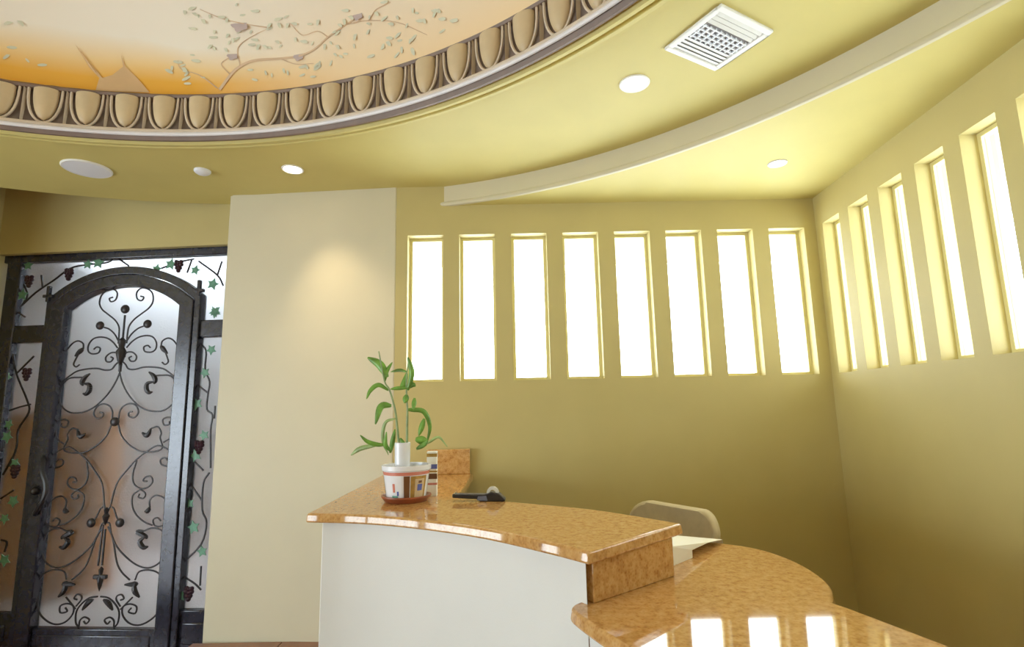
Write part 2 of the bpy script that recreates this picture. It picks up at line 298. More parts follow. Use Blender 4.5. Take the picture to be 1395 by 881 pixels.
leaves = [(-1.736, 2.74), (-1.756, 2.496), (-1.214, 2.728), (-1.124, 2.738), (-0.617, 2.665), (-0.502, 2.699), (-0.291, 2.642), (-0.137, 2.522), (-0.102, 2.295), (-1.81, 1.83), (-1.738, 1.458), (-1.74, 1.364), (-1.647, 1.162), (-1.623, 0.879), (-1.678, 0.751), (-1.638, 0.452), (-0.113, 2.0), (-0.103, 2.297), (-0.153, 1.823), (-0.202, 1.586), (-0.126, 1.35), (-0.181, 1.201), (-0.207, 0.853), (-0.16, 0.683), (-0.081, 0.514), (-0.233, 0.213)]
grapes = [(-1.709, 2.611), (-1.368, 2.656), (-0.432, 2.686), (-1.633, 1.853), (-1.635, 1.106), (-0.157, 1.269), (-0.16, 0.229)]
mbr = [[(1.1, 1.9), (2.4, 5.7), (3.6, 7.7), (5.4, 8.9), (8.4, 8.7), (10.6, 8.7), (12.5, 9.6), (14.5, 11.7), (17.0, 13.4), (19.0, 14.3)], [(2.4, 5.7), (1.5, 8.5), (2.6, 10.1)], [(3.6, 7.7), (3.7, 12.1), (5.9, 14.4), (7.9, 15.5)], [(8.4, 8.7), (10.1, 6.9), (12.3, 6.4)], [(14.5, 11.7), (13.4, 13.3), (11.5, 13.1), (10.5, 15.6)], [(17.0, 13.4), (19.7, 12.9), (23.1, 10.6), (26.2, 5.8)], [(0.9, 2.3), (-1.1, 5.9), (-3.0, 7.3), (-3.3, 9.4)], [(19.7, 12.9), (20.9, 14.5), (22.8, 14.9)], [(7.9, 15.5), (5.0, 16.8), (2.6, 18.1), (0.4, 19.9)]]
mlf = [(-3.3, 9.1), (-2.6, 6.8), (-0.7, 5.3), (-1.3, 9.4), (0.6, 12.7), (1.4, 15.7), (0.4, 17.9), (2.6, 18.4), (5.6, 15.2), (6.1, 12.1), (8.0, 16.2), (10.1, 15.7), (10.6, 12.6), (8.7, 11.5), (12.7, 15.0), (13.9, 10.0), (15.5, 12.5), (12.7, 5.2), (10.8, 3.9), (9.1, 5.0), (6.5, 5.6), (17.7, 14.6), (19.4, 10.8), (20.8, 13.9), (22.2, 10.9), (22.8, 8.1), (25.1, 12.1), (26.1, 9.2), (27.5, 9.7), (28.0, 5.3), (24.5, 6.2), (17.4, 8.5), (15.0, 7.5), (-19.4, 14.1), (-18.4, 14.6), (-19.4, 8.8), (-19.9, 6.5), (-18.1, 6.3), (-16.8, 5.7), (6.7, 19.0), (-0.4, 20.2), (2.8, 13.3), (20.9, 6.7), (23.0, 4.5)]
mgr = [(4.5, 16.8), (2.9, 10.4), (18.6, 14.5), (10.6, 8.7), (4.1, 18.0), (18.9, 13.5)]
mound = [(-11.8, 0.5), (-11.5, 4.0), (-12.4, 6.4), (-13.6, 11.5), (-12.3, 7.5), (-11.2, 4.1), (-10.2, 5.1), (-9.1, 7.4), (-9.2, 10.2), (-8.9, 7.5), (-7.7, 4.7), (-6.4, 0.9)]
stems = [[(-0.559, 1.299), (-0.571, 1.423), (-0.583, 1.507), (-0.611, 1.603), (-0.638, 1.651), (-0.668, 1.797)], [(-0.522, 1.298), (-0.523, 1.412), (-0.522, 1.506), (-0.527, 1.569), (-0.528, 1.665), (-0.518, 1.751)]]
blades = [([(-0.623, 1.667), (-0.667, 1.732), (-0.732, 1.771)], 0.0223), ([(-0.638, 1.646), (-0.628, 1.699), (-0.602, 1.742)], 0.0111), ([(-0.616, 1.603), (-0.665, 1.63), (-0.702, 1.604), (-0.719, 1.562)], 0.013), ([(-0.599, 1.528), (-0.647, 1.524), (-0.667, 1.44)], 0.0186), ([(-0.577, 1.465), (-0.63, 1.445), (-0.644, 1.362), (-0.617, 1.29)], 0.0093), ([(-0.623, 1.341), (-0.66, 1.342), (-0.707, 1.358), (-0.74, 1.39)], 0.0111), ([(-0.66, 1.342), (-0.754, 1.323), (-0.804, 1.291)], 0.013), ([(-0.606, 1.3), (-0.585, 1.413)], 0.013), ([(-0.52, 1.601), (-0.499, 1.686), (-0.516, 1.762)], 0.0149), ([(-0.525, 1.612), (-0.568, 1.612), (-0.606, 1.608)], 0.0111), ([(-0.525, 1.612), (-0.499, 1.627), (-0.48, 1.621)], 0.0149), ([(-0.528, 1.692), (-0.569, 1.703), (-0.618, 1.697)], 0.0093), ([(-0.528, 1.686), (-0.547, 1.623), (-0.557, 1.612)], 0.0167), ([(-0.524, 1.506), (-0.498, 1.505), (-0.444, 1.494), (-0.417, 1.42), (-0.438, 1.327)], 0.013), ([(-0.487, 1.563), (-0.49, 1.505)], 0.013), ([(-0.525, 1.58), (-0.533, 1.538)], 0.0167), ([(-0.439, 1.462), (-0.465, 1.379)], 0.0149), ([(-0.481, 1.364), (-0.449, 1.358), (-0.422, 1.353)], 0.0223), ([(-0.438, 1.337), (-0.407, 1.352), (-0.364, 1.372), (-0.322, 1.325)], 0.0074), ([(-0.555, 1.371), (-0.517, 1.308)], 0.0111), ([(-0.475, 1.318), (-0.438, 1.337), (-0.412, 1.358)], 0.013), ([(-0.601, 1.31), (-0.623, 1.341), (-0.616, 1.403)], 0.0111)]

# ------------------------------------------------------------------ structure
HC, HO = 3.15, 3.0                      # main ceiling, lowered window-side ceiling
DC = Vector((-1.83, -0.095, 0))         # dome centre
RING = 3.255
BC = (-1.37, 0.36); BR = 3.60           # curved ceiling step
def xr(y): return 2.25 + 0.039 * (y - 3.85)     # inner face of right wall

def wall_grid(name, x0, x1, z0, z1, holes, thick, material, loc, rz, jamb=None):
    """wall in local x,z; inner face y=0, outer face y=thick; holes (xa,xb,za,zb)"""
    xs = sorted({x0, x1, *[h[0] for h in holes], *[h[1] for h in holes]}); zs = sorted({z0, z1, *[h[2] for h in holes], *[h[3] for h in holes]})
    nx, nz = len(xs) - 1, len(zs) - 1
    def solid(i, k):
        if i < 0 or k < 0 or i >= nx or k >= nz: return None
        mx, mz = (xs[i] + xs[i+1]) / 2, (zs[k] + zs[k+1]) / 2
        return not any(h[0] < mx < h[1] and h[2] < mz < h[3] for h in holes)
    mb = MB()
    for i in range(nx):
        for k in range(nz):
            a, b, c, d = xs[i], xs[i+1], zs[k], zs[k+1]
            if solid(i, k):
                mb.add([(a,0,c),(b,0,c),(b,0,d),(a,0,d)], [(0,1,2,3)]); mb.add([(a,thick,c),(b,thick,c),(b,thick,d),(a,thick,d)], [(3,2,1,0)])
                for di, dk, q in ((-1,0,((a,c),(a,d))),(1,0,((b,d),(b,c))),(0,-1,((b,c),(a,c))),(0,1,((a,d),(b,d)))):
                    if not solid(i + di, k + dk):
                        (u0, w0), (u1, w1) = q; mb.add([(u0,0,w0),(u1,0,w1),(u1,thick,w1),(u0,thick,w0)], [(0,1,2,3)])
    return mb.build(name, material, loc=loc, rot=(0, 0, rz))

WZ0, WZ1 = 1.70, 2.775
# back wall with eight slit windows
BWIN = [(-0.755 + 0.3795 * i, -0.755 + 0.3795 * i + 0.262) for i in range(8)]
wb = wall_grid('wall_back', -0.84, 2.45, -0.3, 3.3, [(a, b, WZ0, WZ1) for a, b in BWIN], 0.17, MT['olive'], (0, 3.85, 0), 0)
tag(wb, 'olive yellow back wall pierced by eight tall slit windows', 'wall', kind='structure')
# right wall: local x runs from the far corner towards the viewer
RA_ = math.atan2(-1, -0.039)
RWIN = []
for i in range(11):
    far = 3.755 - 0.318 * i; L0 = (3.85 - far) / 0.99924; RWIN.append((L0, L0 + 0.212))
wr = wall_grid('wall_right', 0.0, 8.5, -0.3, 3.3, [(a, b, WZ0, WZ1) for a, b in RWIN], 0.17, MT['olive'], (2.25, 3.85, 0), RA_)
tag(wr, 'olive yellow right wall with a receding row of slit windows', 'wall', kind='structure')

def window(idx, frame_loc, rz, a, b, where):
    """slim painted frame deep in the reveal with a pane; local x along the wall"""
    w = 0.022; y0, y1 = 0.085, 0.125
    mb = MB(); mb.box(a, a + w, y0, y1, WZ0, WZ1); mb.box(b - w, b, y0, y1, WZ0, WZ1); mb.box(a + w, b - w, y0, y1, WZ0, WZ0 + w); mb.box(a + w, b - w, y0, y1, WZ1 - w, WZ1)
    o = mb.build('window_%d' % idx, MT['jamb'], loc=frame_loc, rot=(0, 0, rz))
    MB().box(a + w, b - w, 0.100, 0.106, WZ0 + w, WZ1 - w).build('pane', MT['glass'], o)
    tag(o, where, 'window', kind='structure'); return o
ORD = ['first', 'second', 'third', 'fourth', 'fifth', 'sixth', 'seventh', 'eighth', 'ninth', 'tenth', 'eleventh']
for i, (a, b) in enumerate(BWIN):
    window(i + 1, (0, 3.85, 0), 0, a, b, '%s slit window in back wall counted from the cream pier' % ORD[i])
for i, (a, b) in enumerate(RWIN):
    window(i + 9, (2.25, 3.85, 0), RA_, a, b, '%s slit window in right wall counted from the corner' % ORD[i])
portal('daylight_portal_back', (0.70, 4.05, 2.24), (-PI / 2, 0, 0), 3.05, 1.1)
portal('daylight_portal_right', (xr(2.06) + 0.2, 2.06, 2.24), (-PI / 2, 0, -PI / 2 + 0.0), 3.7, 1.1)

for nm, poly, lab in (('sky_blocker_back', [(-0.9, 4.02), (4.0, 4.02), (4.0, 5.5), (-0.9, 5.5)], 'unseen slab added above the back slit windows to cut sky light'), ('sky_blocker_right', [(2.43, 4.02), (2.09, -4.7), (3.6, -4.7), (3.9, 4.02)], 'unseen slab added above the right slit windows to cut sky light')):
    tag(MB().prism(poly, 3.30, 3.42).build(nm, MT['blocker'], loc=(0, 0, -0.33 if nm.endswith('back') else -0.33)), lab, 'blocker', kind='structure')  # overhang slabs added outside, unseen, so less sky light reaches the lower walls
# cream pier between entry and windows
pier = MB().prism([(-2.135, 3.945), (-0.838, 3.847), (-0.838, 4.25), (-2.135, 4.25)], -0.3, 3.3).build('wall_pier', MT['cream'], bevel=0.012)
tag(pier, 'plain cream pier between entry door and slit windows', 'wall', kind='structure')

# entry header wall (plane turned a few degrees like the pier)
ED = Vector((1, -0.0768, 0)).normalized(); ERZ = math.atan2(ED.y, ED.x); EP = Vector((-2.23, 4.108, 0))
hd = MB().box(-2.05, 0.12, 0.0, 0.05, 2.82, 3.75).build('wall_entry', MT['olive'], loc=EP, rot=(0, 0, ERZ))
tag(hd, 'olive wall strip above the iron entry door', 'wall', kind='structure')
# left return of the entry alcove and the remaining shell behind the viewer
al = MB().prism([(-4.165, 3.40), (-4.165, 4.36), (-4.33, 4.36), (-4.33, 3.57), (-6.35, 3.57), (-6.35, 3.40)], -0.3, 3.75).build('wall_alcove', MT['olive'])
tag(al, 'olive side wall of the entry alcove left of the door', 'wall', kind='structure')
# left wall: tall shop windows give the lobby its daylight
LWIN = [(-3.45 + 1.8 * i, -3.45 + 1.8 * i + 1.76) for i in range(3)]
LZ0, LZ1 = 0.1, 2.35
wl = wall_grid('wall_left', -4.75, 3.5, -0.3, 3.3, [(a, b, LZ0, LZ1) for a, b in LWIN], 0.15, MT['olive'], (-6.2, 0, 0), PI / 2)
tag(wl, 'olive left wall of the lobby with three tall shop windows', 'wall', kind='structure')
for i, (a, b) in enumerate(LWIN):
    mb = MB(); w = 0.035
    mb.box(a, a + w, 0.04, 0.10, LZ0, LZ1); mb.box(b - w, b, 0.04, 0.10, LZ0, LZ1); mb.box(a + w, b - w, 0.04, 0.10, LZ0, LZ0 + w); mb.box(a + w, b - w, 0.04, 0.10, LZ1 - w, LZ1)
    o = mb.build('window_%d' % (i + 20), MT['iron'], loc=(-6.2, 0, 0), rot=(0, 0, PI / 2)); MB().box(a + w, b - w, 0.065, 0.073, LZ0 + w, LZ1 - w).build('pane', MT['glass'], o)
    tag(o, '%s tall shop window of left wall counted from the street corner' % ORD[i], 'window', kind='structure')
portal('daylight_portal_left', (-6.4, -0.825, 1.225), (PI / 2, 0, -PI / 2), 5.3, 2.3)
wf = MB().box(-6.35, 2.3, -4.75, -4.6, -0.3, 3.3).build('wall_front', MT['olive'])
tag(wf, 'plain olive wall at the street end of the lobby', 'wall', kind='structure')

# floors
fl = empty('floor'); tag(fl, 'glossy terracotta tile floor of the lobby', 'floor', kind='structure')
MB().box(-2.17, 2.4, -4.7, 3.9, -0.3, -0.012).build('floor_bed', MT['grout'], fl)
MB().box(-6.3, -2.17, -4.7, 3.45, -0.3, -0.012).build('floor_bed', MT['grout'], fl)
TS = 0.6
tile = MB().box(-TS / 2 + 0.003, TS / 2 - 0.003, -TS / 2 + 0.003, TS / 2 - 0.003, -0.012, 0.0).mesh('tile'); tile.materials.append(MT['floor'])
for ix in range(-7, 8):
    for iy in range(14):
        x = -1.87 + TS * ix; y = 3.60 - TS * iy
        if x < -2.2 and y > 3.2: continue
        if -6.2 < x < 2.0: link('tile', tile, None, fl, (x, y, 0))
ef = MB().box(-4.3, -2.17, 3.45, 4.4, -0.35, -0.2).build('floor_entry', MT['floor']); tag(ef, 'sunken entry floor in front of iron door', 'floor', kind='structure')

# main ceiling: ring from the cornice out to the walls / curved step / alcove edge
def inside(x, y):
    if y < -4.65 or x < -6.3 or x > xr(y) + 0.03: return False
    if y > 3.93: 
        if x > -2.14: return False
    if x < -2.14 and math.hypot(x - DC.x, y - DC.y) > 4.222 and y > 0: 
        if x > -4.2: return False
        if y > 3.45: return False
    if y > 1.0 and x > -0.6 and math.hypot(x - BC[0], y - BC[1]) > BR + 0.02: return False
    return True
vs = []; fs = []; N = 720
for i in range(N):
    t = 2 * PI * i / N; ct, st = math.cos(t), math.sin(t); r = RING - 0.03
    while inside(DC.x + r * ct, DC.y + r * st) and r < 9: r += 0.02
    lo, hi = r - 0.02, r
    for _ in range(12):
        m_ = (lo + hi) / 2
        if inside(DC.x + m_ * ct, DC.y + m_ * st): lo = m_
        else: hi = m_
    r0 = RING - 0.03
    vs += [(DC.x + r0 * ct, DC.y + r0 * st, HC), (DC.x + lo * ct, DC.y + lo * st, HC), (DC.x + lo * ct, DC.y + lo * st, HC + 0.12), (DC.x + r0 * ct, DC.y + r0 * st, HC + 0.12)]
    j = (i + 1) % N
    for k in range(4): fs.append((4 * i + k, 4 * j + k, 4 * j + (k + 1) % 4, 4 * i + (k + 1) % 4))
ce = MB().add(vs, fs).build('ceiling', MT['ceil']); tag(ce, 'olive yellow main ceiling around the painted dome', 'ceiling', kind='structure')
# cap above the alcove slot
sc_ = MB().box(-4.3, -2.1, 3.2, 4.35, 3.70, 3.78).build('ceiling_alcove', MT['olive']); tag(sc_, 'high dark ceiling of the entry alcove slot', 'ceiling', kind='structure')
sp0 = [(DC.x + 4.224 * math.sin(t), DC.y + 4.224 * math.cos(t)) for t in [math.radians(-36 + 33 * k / 40) for k in range(41)]]
mb = MB()
for p, q in zip(sp0, sp0[1:]): mb.add([(p[0], p[1], HC), (q[0], q[1], HC), (q[0], q[1], 3.72), (p[0], p[1], 3.72)], [(0, 1, 2, 3)])
o = mb.build('wall_slot', MT['olive'], smooth=True); tag(o, 'curved upstand over the main ceiling edge before the entry', 'wall', kind='structure')
o = MB().box(-2.16, -1.9, 3.6, 4.4, 3.28, 3.76).build('wall_slot_end', MT['olive']); tag(o, 'end wall of the entry alcove slot above the pier', 'wall', kind='structure')
# lowered ceiling on the window side
a0 = math.atan2(3.87 - BC[1], math.sqrt(BR**2 - (3.87 - BC[1])**2)); a1 = math.radians(10.5); K = 96
arc = [(BC[0] + BR * math.cos(a0 + (a1 - a0) * i / K), BC[1] + BR * math.sin(a0 + (a1 - a0) * i / K)) for i in range(K + 1)]
mb = MB(); cor = (2.30, 3.90)
for i in range(K):
    p, q = arc[i], arc[i + 1]
    mb.add([(cor[0], cor[1], HO), (p[0], p[1], HO), (q[0], q[1], HO)], [(0, 1, 2)])
lc = mb.build('ceiling_lower', MT['ceil']); tag(lc, 'lowered yellow ceiling over the reception desk by the windows', 'ceiling', kind='structure')
# curved step between the two ceilings with a rounded lip at its foot
def ring_strip(prof, pts, c):
    m = MB(); vs = []; n = len(prof)
    for (x, y) in pts:
        d = Vector((x - c[0], y - c[1])).normalized()
        for dr, z in prof: vs.append((x + d.x * dr, y + d.y * dr, z))
    fs = []
    for i in range(len(pts) - 1):
        for k in range(n - 1): fs.append((i * n + k, (i + 1) * n + k, (i + 1) * n + k + 1, i * n + k + 1))
    return m.add(vs, fs)
lip = [(0, HC + 0.01), (0, HO + 0.03)] + [(0.0 - 0.007 * math.sin(t), HO + 0.014 + 0.016 * math.cos(t)) for t in [0.25 * PI * k / 2 for k in range(0, 9)]] + [(0.02, HO - 0.002)]
stp = ring_strip(lip, arc, BC).build('trim_1', MT['cream'], smooth=True); tag(stp, 'curved beige step between main ceiling and lowered window ceiling', 'trim', kind='structure')

# dome
D = empty('ceiling_dome', (DC.x, DC.y, 3.43)); tag(D, 'shallow dome painted with a sunset sky and grape vines', 'ceiling', kind='structure')
DR, DH = 3.17, 1.3
prof = [(DR * math.cos(t), DH * math.sin(t)) for t in [PI / 2 * k / 40 for k in range(41)]]; prof[-1] = (0.001, DH)
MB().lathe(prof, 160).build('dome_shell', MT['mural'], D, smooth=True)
def dpt(az, el, off=0.004):
    a, e = math.radians(az), math.radians(el); return Vector(((DR - off) * math.cos(e) * math.sin(a), (DR - off) * math.cos(e) * math.cos(a), (DH - off) * math.sin(e)))
def ribbon(pts, w0, w1):
    P = spline([(a, e, 0) for a, e in pts], 6); m = MB(); vs = []
    for i, p in enumerate(P):
        q = P[min(i + 1, len(P) - 1)]; o = P[max(i - 1, 0)]
        c = dpt(p.x, p.y); t = (dpt(q.x, q.y) - dpt(o.x, o.y)).normalized(); s = t.cross(c.normalized()).normalized(); w = w0 + (w1 - w0) * i / (len(P) - 1)
        vs += [c + s * w, c - s * w]
    return m.add(vs, [(2*i, 2*i+1, 2*i+3, 2*i+2) for i in range(len(P) - 1)])
for k, br in enumerate(mbr): ribbon(br, 0.010 if k == 0 else 0.0035, 0.0035 if k == 0 else 0.0015).build('painted_branch', MT['mbr'], D)
def patch(az, el, pts2):
    c = dpt(az, el); n_ = c.normalized(); e1 = Vector((0, 0, 1)).cross(n_).normalized(); e2 = n_.cross(e1)
    n = len(pts2); return MB().add([c + e1 * x + e2 * y for x, y in pts2], [tuple(range(n))])
mlf += [(a_ + random.uniform(-2, 2), max(1.5, e_ + random.uniform(-2, 2))) for a_, e_ in mlf if a_ > -5 for _ in range(2)]
for az, el in mlf:
    an = random.uniform(0, 6.28); s = random.uniform(0.010, 0.020)
    patch(az, el, [(s * (1.5 * math.cos(t) * math.cos(an) - 0.55 * math.sin(t) * math.sin(an)) * (1 + 0.0 * math.cos(3 * t)), s * (1.5 * math.cos(t) * math.sin(an) + 0.55 * math.sin(t) * math.cos(an)) * (1 + 0.0 * math.cos(3 * t))) for t in [2 * PI * q / 12 for q in range(12)]]).build('painted_leaf', MT['mlf'], D)
for az, el in mgr[:4]:
    s = 0.05 if (az, el) in (mgr[0],) else 0.032
    patch(az, el, [(s * math.cos(t) * (1 + 0.16 * math.cos(5 * t)), s * 0.9 * math.sin(t) * (1 + 0.16 * math.cos(5 * t))) for t in [2 * PI * q / 20 for q in range(20)]]).build('painted_grapes', MT['mgr'], D)
P_ = [dpt(a, max(e, 0.2)) for a, e in mound]
MB().add(P_, [tuple(range(len(P_)))]).build('painted_hill', MT['mmd'], D)

# egg and dart cornice
CO = empty('trim_2', (DC.x, DC.y, 0)); tag(CO, 'round egg and dart cornice at the foot of the dome', 'cornice', kind='structure')
RF = 3.14
MB().lathe([(RING, HC + 0.002), (RING, HC - 0.014), (RING - 0.020, HC - 0.018), (RING - 0.024, HC - 0.034), (RING - 0.044, HC - 0.036), (RING - 0.052, HC - 0.018), (RING - 0.064, HC - 0.016), (RING - 0.070, HC - 0.038), (RING - 0.092, HC - 0.040), (RING - 0.100, HC - 0.020), (RING - 0.112, HC - 0.018)], 240).build('ceiling_moulding', MT['ceil'], CO, smooth=True)
MB().lathe([(RING - 0.110, HC - 0.018), (RING - 0.116, HC - 0.030), (RING - 0.130, HC - 0.030), (RING - 0.140, HC - 0.014), (RING - 0.150, HC + 0.01)], 240).build('fascia', MT['fascia'], CO, smooth=True)
MB().lathe([(RING - 0.142, HC - 0.002), (RING - 0.150, HC - 0.013), (RING - 0.157, HC - 0.011), (RING - 0.161, HC - 0.002), (RING - 0.157, HC + 0.008), (RING - 0.12, HC + 0.016)], 240).build('bead', MT['bead'], CO, smooth=True)
MB().lathe([(RING - 0.150, HC + 0.012), (RING - 0.154, HC + 0.022), (RING - 0.150, HC + 0.032), (RING - 0.12, HC + 0.036)], 240).build('gilt_bead', MT['eggrim'], CO, smooth=True)
MB().lathe([(RF + 0.004, HC + 0.02), (RF + 0.006, HC + 0.05), (RF + 0.02, HC + 0.26), (RF + 0.03, HC + 0.30)], 240).build('frieze', MT['frieze'], CO, smooth=True)
MB().lathe([(RF + 0.02, HC + 0.245), (RF - 0.012, HC + 0.25), (RF - 0.018, HC + 0.262), (RF - 0.008, HC + 0.274), (RF + 0.02, HC + 0.29), (RF + 0.05, HC + 0.29)], 240).build('fillet', MT['fascia'], CO, smooth=True)
# one egg, one rim, one dart; copies share the meshes (local: y = outward radius)
Z0, Z1 = HC + 0.045, HC + 0.25
m = MB(); vs = []; rows, cols = 10, 9
for i in range(rows + 1):
    v = i / rows; w = 0.064 * math.sqrt(max(0, 1 - v ** 2.3)) + 0.0005
    for k in range(cols):
        a = PI * k / (cols - 1); vs.append((-w * math.cos(a), RF + 0.015 - 0.008 - 0.62 * w * math.sin(a), Z1 - v * (Z1 - Z0 - 0.012)))
m.add(vs, [(i * cols + k, i * cols + k + 1, (i + 1) * cols + k + 1, (i + 1) * cols + k) for i in range(rows) for k in range(cols - 1)])
egg = m.mesh('egg', True); egg.materials.append(MT['egg'])
U = []
for i in range(17):
    a = PI * i / 16; U.append((-0.083 * math.cos(a), RF - 0.004, Z1 - (Z1 - Z0 + 0.002) * math.sin(a) ** 0.75))
rim = MB().tube(U, 0.0075, 5).mesh('rim', True); rim.materials.append(MT['eggrim'])
dart = MB().add([(-0.010, RF + 0.012, Z1), (0.010, RF + 0.012, Z1), (0, RF - 0.012, Z1), (-0.006, RF + 0.01, Z0), (0.006, RF + 0.01, Z0), (0, RF - 0.016, Z0)], [(0, 1, 2), (3, 5, 4), (0, 2, 5, 3), (2, 1, 4, 5), (1, 0, 3, 4)]).mesh('dart'); dart.materials.append(MT['eggrim'])
NE = 94
for i in range(NE):
    ph = -math.radians(-0.72 + 360.0 / NE * i)
    link('egg', egg, None, CO, None, (0, 0, ph)); link('rim', rim, None, CO, None, (0, 0, ph)); link('dart', dart, None, CO, None, (0, 0, ph - PI / NE))

# ------------------------------------------------------------------ outside the entry door
px_ = MB().box(-1.78, -1.65, 4.3, 7.4, -0.35, 3.65).build('porch_right_blocker', MT['greywall']); tag(px_, 'pale unseen wall added to close the right porch end to sky light', 'wall', kind='structure')  # this and the next two walls are added to keep sky light out
pe_ = MB().box(-9.2, -9.0, 3.4, 7.4, -0.35, 3.65).build('porch_end_blocker', MT['greywall']); tag(pe_, 'pale unseen wall added to close the left porch end to sky light', 'wall', kind='structure')
pk_ = MB().box(-9.2, -6.3, 3.35, 3.5, -0.35, 3.65).build('porch_back_blocker', MT['greywall']); tag(pk_, 'pale unseen wall added beyond the left wall to stop sky light', 'wall', kind='structure')
po = MB().box(-9.0, -1.65, 4.42, 7.4, -0.35, -0.2).box(-9.0, -4.33, 3.5, 4.42, -0.35, -0.2).build('porch_floor', MT['paving']); tag(po, 'pale paved porch floor outside the entry glass', 'porch', kind='structure')
pw = MB().box(-9.0, -1.65, 7.2, 7.4, -0.2, 4.2).build('porch_wall', MT['greywall']); tag(pw, 'pale grey porch wall seen blurred through the entry glass', 'wall', kind='structure')
pr = MB().box(-9.0, -1.65, 4.26, 6.45, 3.5, 3.65).box(-9.0, -5.6, 6.45, 7.3, 3.5, 3.65).box(-9.0, -4.2, 3.45, 4.26, 3.5, 3.65).build('porch_shade_roof', MT['greywall']); tag(pr, 'pale porch roof added outside the entry glass to shade the porch', 'roof', kind='structure')  # roof added over the porch, its open strip sized to dim the glass
bw = MB(); bw.box(-8.0, -4.15, 5.6, 5.9, -0.2, 1.50); bw.box(-8.05, -4.1, 5.55, 5.95, 1.50, 1.56)
bwo = bw.build('garden_wall', MT['brownwall']); tag(bwo, 'orange brown garden wall blurred behind the entry door glass', 'wall')

# ------------------------------------------------------------------ entry door
def uc(u, z):
    return u + 0.035 * min(1, max(0, (2 - z) / 0.6)) + 0.012 * min(1, max(0, (0.8 - z) / 0.5))
EO = EP + Vector((-ED.y, ED.x, 0)) * 0.08
# fixed surround: posts, transom bars, top glass, sidelights (local x = s, z up, front face y = 0)
SU = empty('door_2', EO, ERZ); tag(SU, 'fixed iron door surround with vine grilles over obscure glass', 'door surround', kind='structure')
FB = -0.2
def bar(x0, x1, z0, z1, par, name='bar', y0=-0.02, y1=0.06, m='iron', bev=0.008):
    return MB().box(x0, x1, y0, y1, z0, z1).build(name, MT[m], par, bevel=bev)
bar(-1.91, -1.79, FB, 2.82, SU, 'post'); bar(0.0, 0.10, FB, 2.82, SU, 'post')
bar(-1.95, 0.10, 2.765, 2.90, SU, 'head_rail', -0.015)
bar(-1.79, -1.50, 2.10, 2.24, SU, 'transom_bar', -0.015); bar(-0.225, 0.0, 2.10, 2.235, SU, 'transom_bar', -0.015)
bar(-1.79, -1.50, FB, 0.08, SU, 'bottom_panel', -0.01, 0.05); bar(-0.225, 0.0, FB, 0.11, SU, 'bottom_panel', -0.01, 0.05)
bar(-0.195, -0.02, -0.12, 0.03, SU, 'raised_panel', -0.022, 0.0, bev=0.012); bar(-1.77, -1.57, -0.12, 0.0, SU, 'raised_panel', -0.022, 0.0, bev=0.012)
MB().box(-1.79, -1.495, 0.030, 0.036, 0.08, 2.10).build('pane', MT['obscure'], SU); MB().box(-0.230, 0.0, 0.030, 0.036, 0.11, 2.10).build('pane', MT['obscure'], SU)
# arched jamb of the surround: curve functions for leaf and jamb
CU = -0.862
def arch(u, half, zsh, ztop):            # segmental arch height at offset u
    s = ztop - zsh; R = (half * half + s * s) / (2 * s); return ztop - R + math.sqrt(max(0, R * R - u * u))
def arch_band(hi, zi, ti, ho, zo, to, y0, y1, name, par, m='iron', n=28, zb=FB):
    inner = [(CU + hi * (2 * i / n - 1), arch(hi * (2 * i / n - 1), hi, zi, ti)) for i in range(n + 1)]
    outer = [(CU + ho * (2 * i / n - 1), arch(ho * (2 * i / n - 1), ho, zo, to)) for i in range(n + 1)]
    inner = [(CU - hi, zb)] + inner + [(CU + hi, zb)]; outer = [(CU - ho, zb)] + outer + [(CU + ho, zb)]
    vs = []; k = len(inner)
    for y in (y0, y1):
        vs += [(x, y, z) for x, z in inner]; vs += [(x, y, z) for x, z in outer]
    fs = []
    for i in range(k - 1):
        fs += [(i, i + 1, k + i + 1, k + i), (2*k + i, 3*k + i, 3*k + i + 1, 2*k + i + 1), (i, 2*k + i, 2*k + i + 1, i + 1), (k + i, k + i + 1, 3*k + i + 1, 3*k + i)]
    fs += [(0, k, 3*k, 2*k), (k - 1, 3*k - 1, 4*k - 1, 2*k - 1)]
    return MB().add(vs, fs).build(name, MT[m], par, bevel=0.006)
arch_band(0.600, 2.40, 2.625, 0.648, 2.44, 2.69, -0.035, 0.05, 'arched_jamb', SU)
# glass around the arch in the transom
n = 28
outer = [(CU + 0.63 * (2 * i / n - 1), arch(0.63 * (2 * i / n - 1), 0.63, 2.43, 2.66)) for i in range(n + 1)]
m = MB()
for i in range(n):
    (xa, za), (xb, zb) = outer[i], outer[i + 1]; m.box(xa, xb, 0.030, 0.036, min(za, zb), 2.765)
m.box(-1.79, CU - 0.63, 0.030, 0.036, 2.24, 2.765); m.box(CU + 0.63, 0.0, 0.030, 0.036, 2.235, 2.765)
m.build('transom_pane', MT['obscure'], SU)
for v in vines:
    MB().tube([(p.x, 0.006, p.z) for p in spline([(x, 0, z) for x, z in v], 4)], 0.0072, 6).build('vine', MT['rod'], SU, smooth=True)
def leaf_mesh(s):
    pts = []
    for q in range(15):
        t = 2 * PI * q / 15; r = s * (0.72 + 0.30 * math.cos(5 * t)); pts.append((r * math.sin(t), r * math.cos(t)))
    return MB().slab(pts, -0.006, 0.0).mesh('vine_leaf')
lm = [leaf_mesh(0.042), leaf_mesh(0.050)]
for q in lm: q.materials.append(MT['ironleaf'])
for i, (x, z) in enumerate(leaves): link('vine_leaf', lm[i % 2], None, SU, (x, -0.004, z), (0, i * 1.3, 0))
gm = MB()
